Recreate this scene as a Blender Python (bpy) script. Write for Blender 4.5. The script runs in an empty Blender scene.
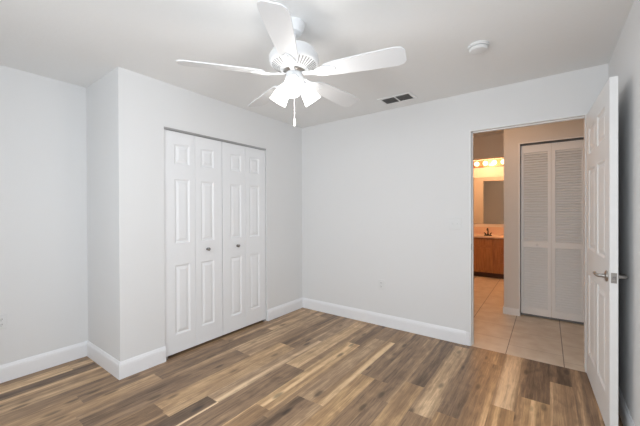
import bpy, bmesh, math, random
from mathutils import Vector, Matrix
random.seed(7)
S = bpy.context.scene
COL = S.collection
PI = math.pi

# ------------------------------------------------------------------ camera
cd = bpy.data.cameras.new('camera'); cam = bpy.data.objects.new('camera', cd); COL.objects.link(cam)
S.camera = cam
F_PX, PITCH, YAW, ROLL = 310.35, -0.0044, -0.6326, -0.0045
cd.sensor_fit = 'HORIZONTAL'; cd.sensor_width = 36; cd.lens = 36 * F_PX / 640; cd.clip_start = 0.02
Fv = Vector((math.sin(YAW) * math.cos(PITCH), math.cos(YAW) * math.cos(PITCH), math.sin(PITCH)))
Rv = Fv.cross(Vector((0, 0, 1))).normalized(); Uv = Rv.cross(Fv)
R2 = Rv * math.cos(ROLL) + Uv * math.sin(ROLL); U2 = -Rv * math.sin(ROLL) + Uv * math.cos(ROLL)
M4 = Matrix((R2, U2, -Fv)).transposed().to_4x4(); M4.translation = Vector((2.6984, -3.2674, 1.3019))
cam.matrix_world = M4

# ------------------------------------------------------------------ world, light, exposure
w = bpy.data.worlds.new('sky'); S.world = w; w.use_nodes = True
bg = w.node_tree.nodes['Background']; bg.inputs[0].default_value = (0.75, 0.86, 1.0, 1); bg.inputs[1].default_value = 1.0
S.view_settings.view_transform = 'Standard'; S.view_settings.look = 'None'
S.view_settings.gamma = 1; S.view_settings.use_curve_mapping = False
S.view_settings.exposure = 0.0

E_REAR, E_SIDE, E_HALL, E_FAN, E_BATH = 52, 17, 5.0, 7.2, 9
def area(name, loc, direction, sx, sy, power, color):
    l = bpy.data.lights.new(name, 'AREA'); l.shape = 'RECTANGLE'; l.size = sx; l.size_y = sy
    l.energy = power; l.color = color
    o = bpy.data.objects.new(name, l); COL.objects.link(o); o.location = loc
    o.rotation_euler = Vector(direction).to_track_quat('-Z', 'Y').to_euler(); return o
def point(name, loc, power, color, radius=0.05):
    l = bpy.data.lights.new(name, 'POINT'); l.energy = power; l.color = color; l.shadow_soft_size = radius
    o = bpy.data.objects.new(name, l); COL.objects.link(o); o.location = loc; return o
# daylight coming in through the two windows behind the camera
area('daylight_rear_window', (1.9, -4.22, 1.45), (0, 1, -0.02), 1.9, 1.4, E_REAR, (0.925, 0.965, 1.0))
area('daylight_side_window', (3.38, -2.75, 1.45), (-1, 0, -0.02), 1.4, 1.3, E_SIDE, (0.925, 0.965, 1.0))
# unseen warm fill light, added to tint the hallway and bathroom header
point('hall_warm_fill', (2.15, 0.55, 2.25), E_HALL, (1.0, 0.60, 0.35), 0.12)

# ------------------------------------------------------------------ materials
def mat(name, color, rough=0.5, metal=0.0, bump=0, bscale=200, spec=0.5, emit=None, estr=0, detail=3, var=0):
    m = bpy.data.materials.new(name); m.use_nodes = True
    nt = m.node_tree; b = nt.nodes['Principled BSDF']
    b.inputs['Base Color'].default_value = (*color, 1); b.inputs['Roughness'].default_value = rough
    b.inputs['Metallic'].default_value = metal; b.inputs['Specular IOR Level'].default_value = spec
    if emit: b.inputs['Emission Color'].default_value = (*emit, 1); b.inputs['Emission Strength'].default_value = estr
    tc = nt.nodes.new('ShaderNodeTexCoord'); n = nt.nodes.new('ShaderNodeTexNoise')
    n.inputs['Scale'].default_value = bscale; n.inputs['Detail'].default_value = detail
    nt.links.new(tc.outputs['Object'], n.inputs['Vector'])
    if bump:
        bp = nt.nodes.new('ShaderNodeBump'); bp.inputs['Strength'].default_value = bump; bp.inputs['Distance'].default_value = 0.002
        nt.links.new(n.outputs['Fac'], bp.inputs['Height']); nt.links.new(bp.outputs[0], b.inputs['Normal'])
    r = nt.nodes.new('ShaderNodeMix'); r.data_type = 'RGBA'
    v = var or 0.015
    r.inputs['A'].default_value = (*[c * (1 - v) for c in color], 1); r.inputs['B'].default_value = (*[min(1, c * (1 + v)) for c in color], 1)
    nt.links.new(n.outputs['Fac'], r.inputs['Factor']); nt.links.new(r.outputs['Result'], b.inputs['Base Color'])
    return m
M = {}
M['wall'] = mat('wall_paint', (0.825, 0.83, 0.832), 0.75, bump=0.12, bscale=120)
M['ceil'] = mat('ceiling_paint', (0.90, 0.905, 0.90), 0.9, bump=0.25, bscale=60)
M['trim'] = mat('trim_paint', (0.93, 0.94, 0.96), 0.38, bscale=30)
M['door'] = mat('door_paint', (0.90, 0.91, 0.925), 0.42, bump=0.05, bscale=150)
M['odoor'] = mat('open_door_paint', (0.87, 0.875, 0.87), 0.42, bump=0.05, bscale=150)
M['louver'] = mat('louver_paint', (0.93, 0.91, 0.885), 0.5)
M['hwall'] = mat('hall_paint', (0.80, 0.75, 0.69), 0.75, bump=0.1, bscale=120)
M['fan'] = mat('fan_enamel', (0.78, 0.79, 0.80), 0.3)
M['blade'] = mat('fan_blade_white', (0.74, 0.75, 0.76), 0.4)
M['nickel'] = mat('satin_nickel', (0.42, 0.40, 0.38), 0.28, 1.0, bscale=40)
M['knob'] = mat('knob_metal', (0.35, 0.35, 0.35), 0.22, 1.0, bscale=40)
M['track'] = mat('track_metal', (0.50, 0.50, 0.51), 0.4, 0.8, bscale=40)
M['dark'] = mat('dark_recess', (0.03, 0.03, 0.03), 0.8)
M['duct'] = mat('duct_grey', (0.30, 0.30, 0.295), 0.7)
M['ventslat'] = mat('vent_slat', (0.27, 0.27, 0.265), 0.6)
M['plastic'] = mat('white_plastic', (0.80, 0.81, 0.81), 0.35)
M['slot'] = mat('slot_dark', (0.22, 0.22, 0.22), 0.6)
M['tinted_chrome'] = mat('tinted_chrome', (0.60, 0.30, 0.18), 0.35, 1.0, bscale=10)  # orange reflection put into the metal's base colour
M['glow'] = mat('lit_glass', (0.95, 0.95, 0.93), 0.3, emit=(1.0, 0.97, 0.92), estr=3.0)
M['bulb'] = mat('vanity_bulb_glass', (1, 0.95, 0.85), 0.3, emit=(1.0, 0.66, 0.34), estr=4.5)
M['bronze'] = mat('faucet_bronze', (0.02, 0.015, 0.012), 0.35, 0.6)
M['counter'] = mat('counter_laminate', (0.75, 0.58, 0.46), 0.3, bscale=60, var=0.06)
M['mirror'] = mat('mirror_glass', (0.85, 0.86, 0.84), 0.02, 1.0)
M['pull'] = mat('pull_fob', (0.9, 0.9, 0.88), 0.4)

def wood_mat(name, dark, light, scale=(1, 1, 12)):
    m = bpy.data.materials.new(name); m.use_nodes = True; nt = m.node_tree; b = nt.nodes['Principled BSDF']
    tc = nt.nodes.new('ShaderNodeTexCoord'); mp = nt.nodes.new('ShaderNodeMapping'); mp.inputs['Scale'].default_value = scale
    n = nt.nodes.new('ShaderNodeTexNoise'); n.inputs['Scale'].default_value = 3; n.inputs['Detail'].default_value = 6
    r = nt.nodes.new('ShaderNodeValToRGB'); r.color_ramp.elements[0].position = .3; r.color_ramp.elements[1].position = .7
    r.color_ramp.elements[0].color = (*dark, 1); r.color_ramp.elements[1].color = (*light, 1)
    nt.links.new(tc.outputs['Object'], mp.inputs[0]); nt.links.new(mp.outputs[0], n.inputs['Vector'])
    nt.links.new(n.outputs['Fac'], r.inputs[0]); nt.links.new(r.outputs[0], b.inputs['Base Color'])
    b.inputs['Roughness'].default_value = .4; return m
M['vanity'] = wood_mat('vanity_oak', (0.34, 0.14, 0.05), (0.52, 0.25, 0.10), (14, 14, 1.5))
M['vanity_dark'] = wood_mat('toe_kick_wood', (0.05, 0.02, 0.01), (0.08, 0.035, 0.015))

def plank_mat():
    m = bpy.data.materials.new('plank_floor'); m.use_nodes = True; nt = m.node_tree; b = nt.nodes['Principled BSDF']
    N = lambda t: nt.nodes.new(t); L = nt.links.new
    at = N('ShaderNodeAttribute'); at.attribute_name = 'plank'      # x: tone, y: seed, z: hue
    sp = N('ShaderNodeSeparateColor'); L(at.outputs['Color'], sp.inputs[0])
    tc = N('ShaderNodeTexCoord')
    sd = N('ShaderNodeMath'); sd.operation = 'MULTIPLY'; sd.inputs[1].default_value = 37; L(sp.outputs[1], sd.inputs[0])
    cb = N('ShaderNodeCombineXYZ'); L(sd.outputs[0], cb.inputs[0]); L(sd.outputs[0], cb.inputs[1]); L(sd.outputs[0], cb.inputs[2])
    ad = N('ShaderNodeVectorMath'); ad.operation = 'ADD'; L(tc.outputs['Object'], ad.inputs[0]); L(cb.outputs[0], ad.inputs[1])
    def noise(scale, nscale, det, rough=.5, dist=0):
        mp = N('ShaderNodeMapping'); mp.inputs['Scale'].default_value = scale; L(ad.outputs[0], mp.inputs[0])
        n = N('ShaderNodeTexNoise'); n.inputs['Scale'].default_value = nscale; n.inputs['Detail'].default_value = det
        n.inputs['Roughness'].default_value = rough; n.inputs['Distortion'].default_value = dist
        L(mp.outputs[0], n.inputs['Vector']); return n.outputs['Fac']
    g1 = noise((9, .55, 1), 1.6, 3, .5, .6)      # broad streaks
    g2 = noise((34, 1.6, 1), 2.0, 5, .65, 1.2)     # fine grain
    g3 = noise((7, 3.0, 1), 1.5, 4, .55, 1.2)     # blotches / knots
    def madd(a, k, c):
        x = N('ShaderNodeMath'); x.operation = 'MULTIPLY_ADD'; L(a, x.inputs[0]); x.inputs[1].default_value = k
        if isinstance(c, float): x.inputs[2].default_value = c
        else: L(c, x.inputs[2])
        return x.outputs[0]
    g4 = noise((11, .10, 1), 1.0, 1, .4, .1)      # pale sapwood streaks running the length of a board
    sw = N('ShaderNodeMapRange'); sw.inputs['From Min'].default_value = .56; sw.inputs['From Max'].default_value = .68; L(g4, sw.inputs['Value'])
    t = madd(g1, 0.85, -0.425); t = madd(g2, 0.9, t); t = madd(g3, 0.5, t); t = madd(sp.outputs[0], 0.98, t); t = madd(sw.outputs['Result'], 0.34, t)
    t = madd(t, 1.0, -0.715)
    r = N('ShaderNodeValToRGB'); L(t, r.inputs[0]); e = r.color_ramp.elements
    e[0].position = 0.0; e[0].color = (0.10, 0.062, 0.038, 1)
    e[1].position = 1.0; e[1].color = (0.88, 0.66, 0.43, 1)
    for p, c in ((.25, (0.215, 0.142, 0.092)), (.5, (0.37, 0.247, 0.155)), (.72, (0.57, 0.395, 0.245))):
        x = e.new(p); x.color = (*c, 1)
    kv = N('ShaderNodeMapping'); kv.inputs['Scale'].default_value = (9, 3.2, 1); L(ad.outputs[0], kv.inputs[0])
    kn = N('ShaderNodeTexVoronoi'); kn.inputs['Scale'].default_value = 1.0; L(kv.outputs[0], kn.inputs['Vector'])
    kd = madd(g2, -.22, kn.outputs['Distance'])
    km = N('ShaderNodeMapRange'); km.inputs['From Min'].default_value = .0; km.inputs['From Max'].default_value = .10; km.inputs['To Min'].default_value = .45; km.inputs['To Max'].default_value = 1.0; L(kd, km.inputs['Value'])
    kx = N('ShaderNodeMix'); kx.data_type = 'RGBA'; kx.blend_type = 'MULTIPLY'; kx.inputs['Factor'].default_value = 1
    L(r.outputs[0], kx.inputs['A']); L(km.outputs['Result'], kx.inputs['B']); r_out = kx.outputs['Result']
    # greyer planks
    hs = N('ShaderNodeHueSaturation'); L(r_out, hs.inputs['Color']); 
    s_ = madd(sp.outputs[2], 0.28, 0.98); L(s_, hs.inputs['Saturation'])
    L(hs.outputs[0], b.inputs['Base Color'])
    rr = madd(g2, 0.12, 0.36); L(rr, b.inputs['Roughness'])
    bp = N('ShaderNodeBump'); bp.inputs['Strength'].default_value = .12; bp.inputs['Distance'].default_value = .001
    L(g2, bp.inputs['Height']); L(bp.outputs[0], b.inputs['Normal'])
    return m
M['plank'] = plank_mat()

def tile_mat():
    m = bpy.data.materials.new('tile_floor'); m.use_nodes = True; nt = m.node_tree; b = nt.nodes['Principled BSDF']
    N = lambda t: nt.nodes.new(t); L = nt.links.new
    tc = N('ShaderNodeTexCoord'); sx = N('ShaderNodeSeparateXYZ'); L(tc.outputs['Object'], sx.inputs[0])
    def mth(op, a, c):
        x = N('ShaderNodeMath'); x.operation = op
        for i, v in enumerate((a, c)):
            if isinstance(v, (int, float)): x.inputs[i].default_value = v
            else: L(v, x.inputs[i])
        return x.outputs[0]
    P, g = 0.42, 0.0034
    cx = mth('DIVIDE', mth('SUBTRACT', sx.outputs[0], 1.97 - 4.2), P)
    ci = mth('FLOOR', cx, 0); fx = mth('FRACT', cx, 0)
    off = mth('MULTIPLY', ci, 0.31)
    cy = mth('ADD', mth('DIVIDE', mth('ADD', sx.outputs[1], 4.2), P), off)
    ry = mth('FLOOR', cy, 0); fy = mth('FRACT', cy, 0)
    def edge(f): return mth('LESS_THAN', mth('SUBTRACT', .5, mth('ABSOLUTE', mth('SUBTRACT', f, .5), 0)), g / P)
    gr = mth('MAXIMUM', edge(fx), mth('MULTIPLY', edge(fy), .45))
    n = N('ShaderNodeTexNoise'); n.inputs['Scale'].default_value = 7; n.inputs['Detail'].default_value = 5; L(tc.outputs['Object'], n.inputs['Vector'])
    r = N('ShaderNodeValToRGB'); r.color_ramp.elements[0].color = (0.68, 0.56, 0.43, 1); r.color_ramp.elements[1].color = (0.82, 0.72, 0.59, 1)
    r.color_ramp.elements[0].position = .3; r.color_ramp.elements[1].position = .7; L(n.outputs['Fac'], r.inputs[0])
    mx = N('ShaderNodeMix'); mx.data_type = 'RGBA'; L(gr, mx.inputs['Factor']); L(r.outputs[0], mx.inputs['A']); mx.inputs['B'].default_value = (0.30, 0.22, 0.155, 1)
    L(mx.outputs['Result'], b.inputs['Base Color']); b.inputs['Roughness'].default_value = .4
    return m
M['tile'] = tile_mat()

def pane_mat():
    m = bpy.data.materials.new('window_glass'); m.use_nodes = True; nt = m.node_tree
    nt.nodes.remove(nt.nodes['Principled BSDF'])
    a = nt.nodes.new('ShaderNodeBsdfTransparent'); g = nt.nodes.new('ShaderNodeBsdfGlossy'); g.inputs['Roughness'].default_value = .02
    mx = nt.nodes.new('ShaderNodeMixShader'); mx.inputs[0].default_value = .06
    nt.links.new(a.outputs[0], mx.inputs[1]); nt.links.new(g.outputs[0], mx.inputs[2])
    nt.links.new(mx.outputs[0], nt.nodes['Material Output'].inputs[0]); return m
M['pane'] = pane_mat()

# ------------------------------------------------------------------ helpers
def box(bm, x0, x1, y0, y1, z0, z1):
    v = [bm.verts.new(p) for p in ((x0, y0, z0), (x1, y0, z0), (x1, y1, z0), (x0, y1, z0), (x0, y0, z1), (x1, y0, z1), (x1, y1, z1), (x0, y1, z1))]
    for f in ((0, 3, 2, 1), (4, 5, 6, 7), (0, 1, 5, 4), (1, 2, 6, 5), (2, 3, 7, 6), (3, 0, 4, 7)): bm.faces.new([v[i] for i in f])
def boxes(*bs):
    bm = bmesh.new()
    for b in bs: box(bm, *b)
    return bm
def lathe(bm, prof, n=32, mtx=None):
    """prof: (r, z) from one end to the other, revolved round z."""
    rings = []
    for r, z in prof:
        if r < 1e-5: rings.append([bm.verts.new((0, 0, z))])
        else: rings.append([bm.verts.new((r * math.cos(2 * PI * k / n), r * math.sin(2 * PI * k / n), z)) for k in range(n)])
    for a, b in zip(rings, rings[1:]):
        for k in range(n):
            q = [a[k % len(a)], a[(k + 1) % len(a)], b[(k + 1) % len(b)], b[k % len(b)]]
            u = []
            for v in q:
                if v not in u: u.append(v)
            if len(u) > 2: bm.faces.new(u)
    if mtx:
        for ring in rings:
            for v in ring: v.co = mtx @ v.co
def tube(bm, pts, r, n=10):
    pts = [Vector(p) for p in pts]; rs = r if isinstance(r, (list, tuple)) else [r] * len(pts); rings = []
    for i, p in enumerate(pts):
        t = (pts[min(i + 1, len(pts) - 1)] - pts[max(i - 1, 0)]).normalized()
        s = Vector((0, 0, 1)) if abs(t.z) < .9 else Vector((1, 0, 0))
        u = t.cross(s).normalized(); v = t.cross(u)
        rings.append([bm.verts.new(p + (u * math.cos(2 * PI * k / n) + v * math.sin(2 * PI * k / n)) * rs[i]) for k in range(n)])
    for a, b in zip(rings, rings[1:]):
        for k in range(n): bm.faces.new((a[k], a[(k + 1) % n], b[(k + 1) % n], b[k]))
    bm.faces.new(rings[0][::-1]); bm.faces.new(rings[-1])
def obj(name, bm, m, parent=None, smooth=False, bevel=0, loc=None):
    bmesh.ops.recalc_face_normals(bm, faces=bm.faces)
    me = bpy.data.meshes.new(name); bm.to_mesh(me); bm.free()
    me.materials.append(M[m] if isinstance(m, str) else m)
    o = bpy.data.objects.new(name, me); COL.objects.link(o)
    if parent: o.parent = parent
    if loc: o.location = loc
    if smooth:
        for p in me.polygons: p.use_smooth = True
        if smooth != 'full':
            es = o.modifiers.new('es', 'EDGE_SPLIT'); es.split_angle = math.radians(35)
    if bevel:
        b = o.modifiers.new('bevel', 'BEVEL'); b.width = bevel; b.segments = 2; b.limit_method = 'ANGLE'; b.angle_limit = math.radians(40)
    return o
def tag(o, label, cat, group=None, kind=None):
    o['label'] = label; o['category'] = cat
    if group: o['group'] = group
    if kind: o['kind'] = kind
    return o
def thing(name, label, cat, loc=(0, 0, 0), rotz=0, group=None, kind=None):
    o = bpy.data.objects.new(name, None); COL.objects.link(o); o.empty_display_size = .1
    o.location = loc; o.rotation_euler = (0, 0, rotz); return tag(o, label, cat, group, kind)
def struct(name, bm, m, label, cat, **k):
    return tag(obj(name, bm, m, **k), label, cat, kind='structure')

# ------------------------------------------------------------------ dimensions (metres)
H = 2.44; L = 2.24; D = 0.69; W = 3.08; WALL = 0.115
OX0, OX1, OZ = 2.092, 2.955, 2.078          # doorway
CA, CB, CZ = 1.885, 0.662, 2.052            # closet opening along the closet wall (y = -CA .. -CB)
YB = -4.0                                   # wall behind the camera

# ------------------------------------------------------------------ shell
struct('wall_left', boxes((-D - .12, -D, YB - .12, WALL, 0, H)), 'wall', 'plain pale grey wall at the far left of the room', 'wall')
struct('wall_closet_side', boxes((-D, 0, -L, -L + .11, 0, H)), 'wall', 'short shaded side of the closet bump-out, facing the camera', 'wall')
struct('wall_closet', boxes((-.11, 0, -L + .11, -CA, 0, H), (-.11, 0, -CB, 0, 0, H), (-.11, 0, -CA, -CB, CZ, H)), 'wall',
       'pale grey wall framing the white closet doors', 'wall')
struct('wall_doorway', boxes((-D, OX0, 0, WALL, 0, H), (OX1, W, 0, WALL, 0, H), (OX0, OX1, 0, WALL, OZ, H)), 'wall',
       'pale grey far wall pierced by the open doorway', 'wall')
# right wall with a window beside the camera
sw0, sw1 = -3.5, -2.0
struct('wall_right', boxes((W, W + .12, YB - .12, sw0, 0, H), (W, W + .12, sw1, WALL, 0, H), (W, W + .12, sw0, sw1, 0, .9), (W, W + .12, sw0, sw1, 2.1, H)),
       'wall', 'shaded pale grey wall behind the open white door', 'wall')
rw0, rw1 = 0.95, 2.85
struct('wall_rear', boxes((-D, rw0, YB - .12, YB, 0, H), (rw1, W, YB - .12, YB, 0, H), (rw0, rw1, YB - .12, YB, 0, .75), (rw0, rw1, YB - .12, YB, 2.15, H)),
       'wall', 'pale grey wall behind the camera with a wide window', 'wall')
struct('ceiling', boxes((-D - .12, 4.1, YB - .12, 4.3, H, H + .1)), 'ceil', 'matte light grey ceiling carrying the fan', 'ceiling')
def window(name, label, x0, x1, y0, y1, z0, z1):
    t = thing(name, label, 'window', ((x0 + x1) / 2, (y0 + y1) / 2, z0), kind='structure')
    bm = bmesh.new(); cx, cy = (x0 + x1) / 2, (y0 + y1) / 2; f = .045
    horizontal = (x1 - x0) > (y1 - y0)
    a0, a1 = (x0 - cx, x1 - cx) if horizontal else (y0 - cy, y1 - cy)
    def b(bm, p, q, r, s, dpt):
        if horizontal: box(bm, p, q, -dpt, dpt, r, s)
        else: box(bm, -dpt, dpt, p, q, r, s)
    h = z1 - z0
    b(bm, a0, a0 + f, 0, h, .03); b(bm, a1 - f, a1, 0, h, .03); b(bm, a0 + f, a1 - f, 0, f, .03); b(bm, a0 + f, a1 - f, h - f, h, .03); b(bm, a0 + f, a1 - f, h / 2 - .02, h / 2 + .02, .02)
    obj('window_frame', bm, 'trim', t)
    bm = bmesh.new(); b(bm, a0 + f, a1 - f, f, h - f, .003); obj('pane', bm, 'pane', t)
window('window_1', 'wide white framed window behind the camera', rw0, rw1, YB - .09, YB - .03, .75, 2.15)
window('window_2', 'narrow white framed window beside the camera', W + .03, W + .09, sw0, sw1, .9, 2.1)

# hallway and bathroom shell
HY = 1.28
LX0, LX1, LZ = 2.425, 3.05, 2.122
struct('wall_hall_front', boxes((2.252, LX0, HY, HY + .11, 0, H), (LX1, 4.1, HY, HY + .11, 0, H), (LX0, LX1, HY, HY + .11, LZ, H)), 'hwall',
       'beige hallway wall around the louvered doors', 'wall')
struct('wall_hall_closet', boxes((2.252, 2.34, HY + .11, 4.1, 0, H), (2.34, 4.1, 2.0, 2.1, 0, H)), 'hwall', 'beige wall running back toward the bathroom', 'wall')
struct('wall_hall_end', boxes((4.0, 4.1, WALL, HY, 0, H), (3.17, 4.0, WALL - .1, WALL, 0, H)), 'hwall', 'end wall of the hallway hidden behind the open door', 'wall')
struct('wall_bath_header', boxes((.9, 1.3, 2.0, 2.11, 0, H), (1.3, 2.252, 2.0, 2.11, 2.10, H)), 'hwall', 'beige wall piece above the passage to the bathroom', 'wall')
struct('wall_bath_rear', boxes((.9, 2.252, 4.1, 4.2, 0, H)), 'hwall', 'warmly lit bathroom wall behind the vanity', 'wall')
struct('wall_bath_left', boxes((.8, .9, WALL, 4.2, 0, H)), 'hwall', 'left wall of hallway and bathroom hidden behind the doorway wall', 'wall')

# plank floor: every plank a face with its own tone
def plank_floor():
    bm = bmesh.new(); lay = bm.loops.layers.float_color.new('plank')
    X = [-.69, -.60, -.475, -.36, -.26, -.13, 0, .14, .272, .40, .53, .67, .755, .885, 1.022, 1.095, 1.228, 1.27, 1.395, 1.487, 1.615, 1.72, 1.825, 1.962,
         2.115, 2.25, 2.388, 2.527, 2.57, 2.711, 2.85, 2.96, 3.075]
    J = {  # column start x: list of (joint y, tone beyond the joint (farther), tone nearer)
        -.60: (-2.41, .40, .66, .5), -.475: (-2.26, .45, .22, .15), -.36: (-2.9, .55, .45, .5), -.26: (-3.1, .62, .4, .4), -.13: (-2.9, .42, .5, .4),
        0: (-2.52, .40, .60, .5), .14: (-2.05, .32, .62, .5), .272: (-1.38, .52, .30, .25), .40: (-1.383, .58, .33, .3), .53: (-1.02, .28, .66, .6),
        .67: (-1.03, .30, .68, .5), .755: (-1.975, .60, .22, .2), .885: (-1.30, .76, .36, .5), 1.022: (-1.30, .50, .40, .5), 1.095: (-.61, .24, .72, .7),
        1.228: (-1.89, .56, .38, .5), 1.27: (-1.594, .58, .20, .3), 1.395: (-1.59, .60, .52, .6), 1.487: (-1.076, .28, .66, .8), 1.615: (-1.08, .42, .44, .5),
        1.72: (-1.3, .44, .36, .4), 1.825: (-.974, .24, .58, .7), 1.962: (-1.3, .42, .44, .5), 2.115: (-1.2, .34, .46, .8), 2.25: (-1.5, .46, .38, .7),
        2.388: (-.91, .56, .64, .8), 2.527: (-.69, .34, .52, .6), 2.57: (-.69, .22, .60, .7), 2.711: (-.335, .22, .52, .4), 2.85: (-.9, .26, .4, .3)}
    g = 0
    def plank(x0, x1, y0, y1, tone, sat, z=0.0):
        v = [bm.verts.new(p) for p in ((x0 + g, y0 + g, z), (x1 - g, y0 + g, z), (x1 - g, y1 - g, z), (x0 + g, y1 - g, z))]
        f = bm.faces.new(v); s = random.random()
        for lp in f.loops: lp[lay] = (tone, s, sat, 1)
    for i in range(len(X) - 1):
        x0, x1 = X[i], X[i + 1]
        j, far, near, sat = J.get(x0, (-random.uniform(.4, 1.3), random.uniform(.25, .6), random.uniform(.3, .6), .5))
        top = 0.0
        ys = [j]; far_t = [far]; y = j + 1.22
        while y < top: ys.append(y); y += 1.22
        ys.append(top)
        for k in range(len(ys) - 1): plank(x0, x1, ys[k], ys[k + 1], far if k == 0 else random.uniform(.3, .6), sat if near < far else .35)
        y1 = j; k = 0
        while y1 > YB:
            y0 = max(YB, y1 - 1.22)
            tt = near if k == 0 else random.choice((.25, .4, .5, .62))
            if x0 == .755 and k == 0:
                plank(x0, .868, y0, y1, tt, sat); plank(.868, x1, y0, y1, 1.15, .2)
            else: plank(x0, x1, y0, y1, tt, sat if near >= far else .35)
            y1 = y0; k += 1
    # dark core under the joints
    box(bm, -.69, W, YB, 0, -.05, -.0015)
    return bm
fo = struct('floor', plank_floor(), 'plank', 'brown wood plank floor with mixed light and dark boards', 'floor')
struct('floor_hallway', boxes((.9, 4.0, 0, 4.1, -.05, 0.0)), 'tile', 'beige square tile floor beyond the doorway', 'floor')

# baseboards
PROF = [(0, 0), (.014, 0), (.014, .098), (.0125, .104), (.0125, .110), (.009, .118), (.006, .128), (.003, .133), (0, .133)]
def baseboard(name, a, b, ma, mb, label):
    """a->b along the wall foot, room on the left; ma/mb: run of the mitre per unit depth at each end."""
    bm = bmesh.new(); a = Vector((*a, 0)); b = Vector((*b, 0)); t = (b - a).normalized(); n = Vector((-t.y, t.x, 0))
    A = [bm.verts.new(a + n * d + t * d * ma + Vector((0, 0, z))) for d, z in PROF]
    B = [bm.verts.new(b + n * d + t * d * mb + Vector((0, 0, z))) for d, z in PROF]
    k = len(PROF)
    for i in range(k): bm.faces.new((A[i], A[(i + 1) % k], B[(i + 1) % k], B[i]))
    bm.faces.new(A[::-1]); bm.faces.new(B)
    return struct(name, bm, 'trim', label, 'baseboard')
baseboard('baseboard_left', (-D, -L), (-D, YB), 1, 0, 'white baseboard along the plain wall at the far left')
# walls are walked so that the room lies on the left hand
baseboard('baseboard_closet_side', (0, -L), (-D, -L), -1, -1, 'white baseboard on the short shaded side of the closet bump-out')
baseboard('baseboard_closet_left', (0, -CA), (0, -L), 0, 1, 'short white baseboard between bump-out corner and closet doors')
baseboard('baseboard_closet_right', (0, 0), (0, -CB), 1, 0, 'short white baseboard between closet doors and room corner')
baseboard('baseboard_doorway', (OX0 - .035, 0), (0, 0), 0, -1, 'long white baseboard on the far wall left of the doorway')
baseboard('baseboard_right', (W, YB), (W, 0), 0, 0, 'white baseboard behind the open door')
struct('trim_1', boxes((OX0 - .035, OX0 - .001, -.009, 0, 0, .128)), 'trim', 'small flat white block ending the baseboard at the doorway', 'trim')
bm = bmesh.new(); 
struct('baseboard_hall', boxes((2.24, LX0 - .01, HY - .012, HY, 0, .085), (2.24, 2.252, HY, 3.45, 0, .085)), 'louver', 'low beige baseboard in the hallway', 'baseboard')

# doorway jamb lining
t = thing('trim_2', 'white painted jamb lining inside the doorway', 'door jamb', (OX0, 0, 0), kind='structure')
obj('jamb', boxes((-.0, .012, -.002, WALL + .002, 0, OZ - .012)), 'odoor', t)
obj('jamb', boxes((OX1 - OX0 - .012, OX1 - OX0, -.002, WALL + .002, 0, OZ - .012)), 'odoor', t)
obj('jamb_head', boxes((0, OX1 - OX0, -.002, WALL + .002, OZ - .012, OZ)), 'odoor', t)
obj('door_stop', boxes((.012, .022, .04, .075, 0, OZ - .012), (.012, OX1 - OX0 - .012, .04, .075, OZ - .022, OZ - .012)), 'odoor', t)
obj('strike_plate', boxes((.012, .0135, .008, .034, .925, .985)), 'nickel', t)

# ------------------------------------------------------------------ panelled door slabs
def slab(w, h, t, panels):
    """door in x 0..w, z 0..h, y -t/2..t/2 with raised panels on both faces. panels: (x0,x1,z0,z1)"""
    bm = bmesh.new()
    xs = sorted({0, w} | {p[0] for p in panels} | {p[1] for p in panels}); zs = sorted({0, h} | {p[2] for p in panels} | {p[3] for p in panels})
    for s in (-1, 1):
        y = s * t / 2
        for i in range(len(xs) - 1):
            for j in range(len(zs) - 1):
                cx, cz = (xs[i] + xs[i + 1]) / 2, (zs[j] + zs[j + 1]) / 2
                if any(p[0] < cx < p[1] and p[2] < cz < p[3] for p in panels): continue
                bm.faces.new([bm.verts.new(q) for q in ((xs[i], y, zs[j]), (xs[i + 1], y, zs[j]), (xs[i + 1], y, zs[j + 1]), (xs[i], y, zs[j + 1]))])
        for x0, x1, z0, z1 in panels:
            rings = []
            for ins, dep in ((0, 0), (.004, .003), (.013, .0085), (.020, .0085), (.040, .002), (.042, .0015)):
                rings.append([bm.verts.new(q) for q in ((x0 + ins, y - s * dep, z0 + ins), (x1 - ins, y - s * dep, z0 + ins), (x1 - ins, y - s * dep, z1 - ins), (x0 + ins, y - s * dep, z1 - ins))])
            for a, b in zip(rings, rings[1:]):
                for k in range(4): bm.faces.new((a[k], a[(k + 1) % 4], b[(k + 1) % 4], b[k]))
            bm.faces.new(rings[-1])
    for q in (((0, -1, 0), (0, 1, 0), (0, 1, 1), (0, -1, 1)), ((1, -1, 0), (1, 1, 0), (1, 1, 1), (1, -1, 1)), ((0, -1, 1), (1, -1, 1), (1, 1, 1), (0, 1, 1)), ((0, -1, 0), (1, -1, 0), (1, 1, 0), (0, 1, 0))):
        bm.faces.new([bm.verts.new((x * w, y * t / 2, z * h)) for x, y, z in q])
    bmesh.ops.remove_doubles(bm, verts=bm.verts, dist=1e-5)
    return bm
def knob_bm(r=.017):
    bm = bmesh.new(); lathe(bm, [(0, 0), (.014, 0), (.014, .003), (.006, .006), (.006, .016), (r * .8, .019), (r, .025), (r * .85, .032), (r * .4, .0355), (0, .036)], 24)
    return bm
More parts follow.
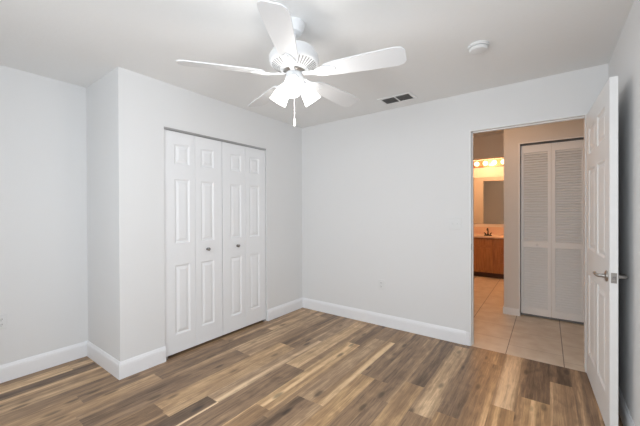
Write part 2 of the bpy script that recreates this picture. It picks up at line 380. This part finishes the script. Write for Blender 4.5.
# closet bifold pairs; local x runs along +y of the room, front faces +x of the room
span = CA - CB; lw = (span - .014) / 4
def closet_leaf(parent, y0, wide_left):
    a, b = (.098, .058) if wide_left else (.058, .098)
    ps = [(a, lw - b, z0, z1) for z0, z1 in ((.165, .795), (.995, 1.578), (1.715, 1.895))]
    o = obj('door_leaf', slab(lw - .003, 2.005, .030, ps), 'door', parent)
    o.location = (0, y0, 0); o.rotation_euler = (0, 0, PI / 2); return o
def closet_pair(name, label, y0, knob_leaf):
    t = thing(name, label, 'closet door', (-.030, y0, .026), kind='structure')
    for k in (0, 1): closet_leaf(t, k * lw, k == 0)
    kn = obj('door_knob', knob_bm(), 'knob', t, smooth=True); kn.rotation_euler = (0, PI / 2, 0)
    ky = (lw * 1.42) if knob_leaf == 1 else lw * .62
    kn.location = (.0145, ky, .912)
    kn['label'] = 'small round dark metal knob'
    pv = obj('pivot_bracket', boxes((-.012, .012, -.0, .03, -.024, -.001)) if knob_leaf == 1 else boxes((-.012, .012, 2 * lw - .03, 2 * lw, -.024, -.001)), 'track', t)
    return t
closet_pair('door_1', 'left folding pair of the white panelled closet doors', -CA + .004, 1)
closet_pair('door_2', 'right folding pair of the white panelled closet doors, nearest the room corner', -CA + .008 + 2 * lw, 0)
t = thing('closet_track', 'thin grey metal track along the top of the closet doors', 'door track', (-.03, -CA, CZ - .018))
bm = boxes((-.02, .028, .002, span - .002, .012, .0175), (.022, .028, .002, span - .002, -.001, .012), (-.02, -.014, .002, span - .002, -.001, .012))
obj('rail', bm, 'track', t); t['kind'] = 'structure'
obj('guide_lip', boxes((-.004, .004, .002, span - .002, .004, .012)), 'slot', t)

# ------------------------------------------------------------------ open room door
DW = .858
free = Vector((2.981, -.885)); hinge = Vector((2.947, -.028))
ang = math.atan2(free.y - hinge.y, free.x - hinge.x)
d3 = thing('door_3', 'white six panel door standing wide open at the right', 'door', (hinge.x + .018, hinge.y, .012), ang, kind='structure')
pw = ((.118, .375), (.470, .727))
ps = [(a, b, z0, z1) for a, b in pw for z0, z1 in ((.20, .80), (1.00, 1.60), (1.715, 1.915))]
obj('door_panel', slab(DW, 2.04, .036, ps), 'odoor', d3)
# local +y is the side facing ... ; sides handled symmetrically
for s in (1, -1):
    bm = bmesh.new()
    lathe(bm, [(0, 0), (.031, 0), (.032, .003), (.030, .008), (.020, .011), (.012, .013), (.011, .024), (0, .024)], 28)
    rose = obj('door_lever', bm, 'nickel', d3, smooth=True)
    rose.location = (DW - .062, s * .018, .908); rose.rotation_euler = (-s * PI / 2, 0, 0)
    rose['label'] = 'satin metal lever handle'
    bm = bmesh.new()      # the grip, in the frame of the rose (z out of the door, x along the door)
    tube(bm, [(0, 0, .018), (0, 0, .036), (-.006, 0, .043), (-.02, 0, .046), (-.06, 0, .047), (-.095, 0, .045), (-.108, 0, .038)], [.0095, .0095, .0095, .009, .0085, .008, .007], 12)
    obj('lever_grip', bm, 'nickel', rose, smooth=True)
lp = obj('latch_plate', boxes((DW - .0005, DW + .0015, -.0125, .0125, .880, .937)), 'nickel', d3)
obj('latch_bolt', boxes((DW + .0015, DW + .010, -.006, .007, .900, .917)), 'knob', lp)
for z in (.2, 1.0, 1.82):
    bm = bmesh.new(); lathe(bm, [(0, 0), (.006, 0), (.006, .09), (0, .09)], 12, Matrix.Translation((-.006, .012, z))); box(bm, -.003, -.0005, -.017, .010, z, z + .09)
    obj('hinge', bm, 'nickel', d3)

# ------------------------------------------------------------------ hallway louvered doors
d4 = thing('door_4', 'pair of louvered folding doors in the hallway', 'closet door', (LX0, HY + .065, .03), kind='structure')
lw2 = (LX1 - LX0 - .010) / 2; lh = LZ - .048
for k in (0, 1):
    x0 = .003 + k * (lw2 + .003); st = .034
    rails = ((0, .085), (.825, .895), (lh - .09, lh))
    bm = bmesh.new()
    box(bm, 0, st, -.014, .014, 0, lh); box(bm, lw2 - st, lw2, -.014, .014, 0, lh)
    for z0, z1 in rails: box(bm, st, lw2 - st, -.014, .014, z0, z1)
    leaf = obj('door_leaf', bm, 'louver', d4, loc=(x0, 0, 0))
    bm = bmesh.new()
    for (za, zb) in ((.085, .825), (.895, lh - .09)):
        n = int((zb - za) / .0295); st_ = (zb - za) / n
        for i in range(n):
            zc = za + (i + .5) * st_
            # slat sloping down toward the hall
            y0, y1, z0, z1, th = -.0115, .0115, zc - .0095, zc + .0125, .0022
            v = [bm.verts.new(p) for p in ((st, y0, z0 - th), (lw2 - st, y0, z0 - th), (lw2 - st, y1, z1 - th), (st, y1, z1 - th), (st, y0, z0 + th), (lw2 - st, y0, z0 + th), (lw2 - st, y1, z1 + th), (st, y1, z1 + th))]
            for f in ((0, 3, 2, 1), (4, 5, 6, 7), (0, 1, 5, 4), (1, 2, 6, 5), (2, 3, 7, 6), (3, 0, 4, 7)): bm.faces.new([v[q] for q in f])
    obj('louver_slats', bm, 'louver', leaf)
    if k == 0:
        kn = obj('door_knob', knob_bm(.014), 'louver', d4, smooth=True); kn.rotation_euler = (PI / 2, 0, 0); kn.location = (x0 + lw2 * .55, -.014, .86)
t = thing('hallway_track', 'dark metal track above the louvered hallway doors', 'door track', (LX0, HY + .065, LZ - .012)); t['kind'] = 'structure'
obj('rail', boxes((0, LX1 - LX0, -.018, .018, 0, .012)), 'slot', t)
obj('gap_shade', boxes((0, LX1 - LX0, -.012, .05, -LZ + .0225, -LZ + .036)), 'slot', t)  # dark strip standing in for the shadow gap under the doors
struct('trim_3', boxes((LX0 - .012, LX0, HY - .004, HY + .11, 0, LZ), (LX0 - .012, LX1 + .012, HY - .004, HY + .11, LZ, LZ + .012), (LX1, LX1 + .012, HY - .004, HY + .11, 0, LZ)), 'louver',
       'thin trim lining the louvered door opening', 'door trim')

# ------------------------------------------------------------------ bathroom
VX0, VX1, VY = 1.15, 2.23, 3.50
v = thing('bathroom_vanity', 'orange-brown wooden vanity cabinet in the lit bathroom', 'cabinet', (VX0, VY, 0))
wd = VX1 - VX0
obj('cabinet_body', boxes((0, wd, .018, .58, .10, .775)), 'vanity', v)
obj('toe_kick', boxes((0, wd, .08, .58, 0, .10)), 'vanity_dark', v)
def vdoor(x0, x1, z0, z1, name):
    bm = bmesh.new(); box(bm, x0, x1, 0, .018, z0, z1); fr = .05 if (z1 - z0) > .25 else .025
    box(bm, x0 + fr, x1 - fr, -.006, 0, z0 + fr, z1 - fr)
    return obj(name, bm, 'vanity', v, bevel=.004)
vdoor(.02, .34, .14, .60, 'door'); vdoor(.36, .70, .14, .60, 'door'); vdoor(.02, .70, .63, .76, 'drawer_front')
for z0, z1 in ((.14, .30), (.32, .46), (.48, .61), (.63, .76)): vdoor(.80, 1.07, z0, z1, 'drawer_front')
c = thing('vanity_countertop', 'pale counter with backsplash on top of the wooden vanity', 'countertop', (VX0, VY, .775))
obj('counter_slab', boxes((-.01, wd + .018, -.025, .598, 0, .035)), 'counter', c, bevel=.006)
obj('backsplash', boxes((-.01, wd + .018, .575, .598, .035, .19)), 'counter', c)
f = thing('faucet', 'small dark faucet on the vanity counter', 'faucet', (1.745, 3.66, .8105))
bm = bmesh.new(); lathe(bm, [(0, 0), (.075, 0), (.07, .014), (.03, .022), (.022, .035), (0, .035)], 20); obj('faucet_base', bm, 'bronze', f, smooth=True)
bm = bmesh.new(); tube(bm, [(0, 0, .02), (0, .01, .09), (0, -.01, .135), (0, -.06, .145), (0, -.10, .115)], .012); obj('spout', bm, 'bronze', f, smooth=True)
for s in (-1, 1):
    bm = bmesh.new(); tube(bm, [(s * .045, 0, .01), (s * .045, 0, .045), (s * .07, -.01, .06)], [.014, .012, .008]); obj('handle', bm, 'bronze', f, smooth=True)
m_ = thing('bathroom_mirror', 'large wall mirror above the vanity counter', 'mirror', (1.2, 4.095, 1.03))
obj('mirror_glass', boxes((0, 1.03, -.004, .004, 0, .985)), 'mirror', m_)
vl = thing('vanity_light', 'metal strip light with glowing round bulbs above the bathroom mirror', 'wall light', (1.24, 4.1, 2.23))
obj('backplate', boxes((0, .985, -.035, -.001, 0, .135)), 'tinted_chrome', vl, bevel=.004)
for k in range(6):
    bm = bmesh.new(); lathe(bm, [(0, 0)] + [(.047 * math.sin(a * PI / 12), .045 - .047 * math.cos(a * PI / 12)) for a in range(1, 13)], 20, Matrix.Translation((.085 + k * .163, -.035, .067)) @ Matrix.Rotation(PI / 2, 4, 'X'))
    obj('bulb', bm, 'bulb', vl, smooth='full')

# ------------------------------------------------------------------ wall plates
def plate(name, label, cat, loc, rz, wdt, ht, kind):
    t = thing(name, label, cat, loc, rz)      # local -y faces the room
    obj('cover_plate', boxes((-wdt / 2, wdt / 2, -.006, 0, -ht / 2, ht / 2)), 'plastic', t, bevel=.003)
    if kind == 'outlet':
        for z in (-.020, .020):
            bm = bmesh.new(); lathe(bm, [(0, 0), (.0165, 0), (.0165, .0035), (0, .0035)], 20, Matrix.Translation((0, -.006, z)) @ Matrix.Rotation(PI / 2, 4, 'X'))
            s = obj('socket', bm, 'plastic', t)
            obj('slots', boxes((-.0075, -.0045, -.0100, -.0090, z - .003, z + .007), (.0045, .0075, -.0100, -.0090, z - .003, z + .007), (-.002, .002, -.0100, -.0090, z - .011, z - .007)), 'slot', s)
    else:
        for x in (-.023, .023):
            obj('toggle_surround', boxes((x - .006, x + .006, -.0075, -.006, -.0125, .0125)), 'plastic', t)
            bm = boxes((x - .0045, x + .0045, -.018, -.0075, -.002, .009)); obj('toggle', bm, 'plastic', t, bevel=.0015)
    return t
plate('wall_outlet', 'white outlet low on the far wall left of the doorway', 'outlet', (1.169, 0, .467), 0, .07, .115, 'outlet')
plate('wall_outlet', 'white outlet low on the far left wall at the picture edge', 'outlet', (-D, -2.80, .465), PI / 2, .07, .115, 'outlet')
plate('light_switch', 'white double toggle switch plate left of the doorway', 'light switch', (1.96, 0, 1.174), 0, .116, .115, 'switch')

# ------------------------------------------------------------------ ceiling vent and smoke detector
t = thing('ceiling_vent', 'rectangular air vent with two dark slatted halves in the ceiling', 'vent', (1.475, -.268, H))
x, y, bx, by = .142, .078, .172, .106
obj('vent_frame', boxes((-bx, bx, -by, -y, -.007, 0), (-bx, bx, y, by, -.007, 0), (-bx, -x, -y, y, -.007, 0), (x, bx, -y, y, -.007, 0), (-.006, .006, -y, y, -.007, 0)), 'ceil', t, bevel=.002)
obj('duct_back', boxes((-x, x, -y, y, -.001, -.0002)), 'duct', t)
for a, b in ((-x + .001, -.007), (.007, x - .001)):
    bm = bmesh.new()
    for k in range(10):
        yc = -y + (k + .5) * 2 * y / 10
        vv = [bm.verts.new(p) for p in ((a, yc - .005, -.006), (b, yc - .005, -.006), (b, yc + .004, -.0015), (a, yc + .004, -.0015))]; bm.faces.new(vv)
    o = obj('vent_slats', bm, 'ventslat', t); sm = o.modifiers.new('s', 'SOLIDIFY'); sm.thickness = .0008
t = thing('smoke_detector', 'round white smoke detector on the ceiling near the doorway', 'smoke detector', (2.315, -.895, H))
bm = bmesh.new(); lathe(bm, [(0, 0), (.066, 0), (.066, -.012), (.062, -.016), (.055, -.017), (0, -.017)], 40); obj('mounting_base', bm, 'plastic', t, smooth=True)
bm = bmesh.new(); lathe(bm, [(0, -.017), (.050, -.017), (.050, -.020), (.058, -.022), (.058, -.030), (.052, -.038), (.035, -.042), (0, -.044)], 40); obj('detector_cover', bm, 'plastic', t, smooth=True)

# ------------------------------------------------------------------ ceiling fan
FX, FY = 1.462, -1.838
fan = thing('ceiling_fan', 'white five blade ceiling fan with glowing glass lights', 'ceiling fan', (FX, FY, 0))
bm = bmesh.new(); lathe(bm, [(0, H), (.066, H), (.066, H - .012), (.062, H - .035), (.046, H - .058), (.022, H - .066), (0, H - .066)], 36); obj('canopy', bm, 'fan', fan, smooth=True)
bm = bmesh.new(); lathe(bm, [(.0, H - .06), (.013, H - .06), (.013, 2.265), (0, 2.265)], 16); obj('downrod', bm, 'fan', fan, smooth=True)
bm = bmesh.new(); lathe(bm, [(0, 2.318), (.03, 2.316), (.036, 2.306), (.060, 2.300), (.105, 2.296), (.128, 2.286), (.134, 2.272), (.134, 2.252), (.146, 2.256), (.150, 2.246), (.150, 2.224),
                             (.146, 2.212), (.138, 2.205), (.075, 2.170), (.060, 2.168), (0, 2.168)], 48)
motor = obj('motor_housing', bm, 'fan', fan, smooth=True, loc=(0, 0, -.014))
bm = bmesh.new()
for k in range(40):      # vent slots round the lower bowl and the upper lip
    a = 2 * PI * k / 40; c_, s_ = math.cos(a), math.sin(a)
    for (r0, z0), (r1, z1) in (((.086, 2.1761), (.134, 2.2028)),):
        for dz in (-.0012,):
            p = [Vector((r0 * c_ - w_ * s_, r0 * s_ + w_ * c_, z0 + dz)) for w_ in (-.0028, .0028)] + [Vector((r1 * c_ - w_ * s_, r1 * s_ + w_ * c_, z1 + dz)) for w_ in (.0045, -.0045)]
            lo = [bm.verts.new(q) for q in p]; hi = [bm.verts.new(q + Vector((0, 0, .004))) for q in p]
            bm.faces.new(lo); bm.faces.new(hi[::-1])
            for i in range(4): bm.faces.new((lo[i], lo[(i + 1) % 4], hi[(i + 1) % 4], hi[i]))
obj('vent_slots', bm, 'ventslat', motor)
bm = bmesh.new(); lathe(bm, [(0, 2.17), (.066, 2.17), (.066, 2.160), (.056, 2.152), (0, 2.152)], 36); obj('flywheel', bm, 'nickel', fan, smooth=True, loc=(0, 0, -.014))
bm = bmesh.new(); lathe(bm, [(0, 2.153), (.050, 2.153), (.052, 2.120), (.058, 2.110), (.058, 2.085), (.048, 2.070), (.020, 2.062), (.012, 2.052), (0, 2.050)], 36); fit = obj('light_fitter', bm, 'fan', fan, smooth=True, loc=(0, 0, -.004))
BZ = 2.130
def blade_bm():
    bm = bmesh.new(); r0, r1 = .185, .655
    pts = [(r0, -.030), (r0 + .02, -.046), (.26, -.056), (.45, -.066), (r1 - .05, -.070), (r1 - .018, -.063), (r1, -.040), (r1, .040), (r1 - .018, .063), (r1 - .05, .070), (.45, .066), (.26, .056), (r0 + .02, .046), (r0, .030)]
    lo = [bm.verts.new((x, y, -.003)) for x, y in pts]; hi = [bm.verts.new((x, y, .003)) for x, y in pts]
    bm.faces.new(lo[::-1]); bm.faces.new(hi)
    for i in range(len(pts)): j = (i + 1) % len(pts); bm.faces.new((lo[i], lo[j], hi[j], hi[i]))
    return bm
def iron_bm():
    bm = bmesh.new()
    pts = [(.055, .0, .016), (.10, -.004, .013), (.135, -.010, .018), (.165, -.012, .034), (.20, -.010, .042), (.235, -.008, .030), (.262, -.007, .010)]
    lo = []
    for x, z, hw in pts: lo.append([bm.verts.new((x, -hw, z)), bm.verts.new((x, hw, z)), bm.verts.new((x, hw, z + .005)), bm.verts.new((x, -hw, z + .005))])
    for a, b in zip(lo, lo[1:]):
        for k in range(4): bm.faces.new((a[k], a[(k + 1) % 4], b[(k + 1) % 4], b[k]))
    bm.faces.new(lo[0]); bm.faces.new(lo[-1][::-1])
    for x, y in ((.195, -.024), (.195, .024), (.245, 0)): lathe(bm, [(0, -.004), (.005, -.003), (.006, .0), (0, .0)], 10, Matrix.Translation((x, y, -.009)))
    return bm
b0 = None
for k in range(5):
    a = math.radians(15 + 72 * k)
    if k == 0:
        b = obj('blade', blade_bm(), 'blade', fan); i = obj('blade_bracket', iron_bm(), 'fan', b); b0, i0 = b, i
    else:
        b = b0.copy(); COL.objects.link(b); b.parent = fan; i = i0.copy(); COL.objects.link(i); i.parent = b
    b.matrix_local = Matrix.Translation((0, 0, BZ)) @ Matrix.Rotation(a, 4, 'Z') @ Matrix.Rotation(math.radians(-14), 4, 'X')
cam_az = math.atan2(-3.2674 - FY, 2.6984 - FX)
s0 = None
for d in (-128, -6, 117):
    a = cam_az + math.radians(d)
    # arm and glass shade; shade axis tilts down and outward
    Mx = Matrix.Translation((0, 0, 2.100)) @ Matrix.Rotation(a, 4, 'Z')
    ax = Matrix.Translation((.048, 0, 0)) @ Matrix.Rotation(math.radians(180 - 38), 4, 'Y')
    if s0 is None:
        bm = bmesh.new(); lathe(bm, [(0, -.03), (.016, -.03), (.018, .0), (.024, .012), (.026, .026), (.022, .030), (0, .030)], 20, ax)
        arm = obj('lamp_holder', bm, 'fan', fan, smooth=True)
        bm = bmesh.new()
        lathe(bm, [(.022, .022), (.028, .030), (.038, .055), (.046, .085), (.050, .110), (.056, .138), (.052, .138), (.047, .110), (.043, .085), (.034, .055), (.022, .032)], 32, ax)
        sh = obj('glass_shade', bm, 'glow', arm, smooth='full')
        bm = bmesh.new(); lathe(bm, [(0, .03), (.012, .034), (.016, .055), (.026, .08), (.027, .098), (.018, .114), (0, .12)], 20, ax)
        bu = obj('light_bulb', bm, 'glow', arm, smooth='full'); s0 = (arm, sh, bu)
    else:
        arm = s0[0].copy(); COL.objects.link(arm); arm.parent = fan
        for q in s0[1:]: c = q.copy(); COL.objects.link(c); c.parent = arm
    arm.matrix_local = Mx
bm = bmesh.new(); tube(bm, [(0, 0, 2.055), (0, 0, 1.885)], .0012, 8); pc = obj('pull_chain', bm, 'pull', fan)
bm = bmesh.new(); lathe(bm, [(0, 1.888), (.003, 1.886), (.006, 1.872), (.008, 1.856), (.007, 1.838), (0, 1.832)], 14); obj('pull_fob', bm, 'pull', pc, smooth=True)
for o in (pc,): o.location = (0, 0, -.018)
# light given by the fan's three lamps
point('fan_lamp_light', (FX, FY, 1.92), E_FAN, (1.0, 0.975, 0.95), 0.10)
point('bath_light', (1.73, 3.74, 2.29), E_BATH, (1.0, 0.50, 0.24), 0.04)
point('bath_warm_fill', (1.65, 2.75, 2.33), 13, (1.0, 0.52, 0.27), 0.04)  # unseen fill light, added to warm the vanity and bathroom floor
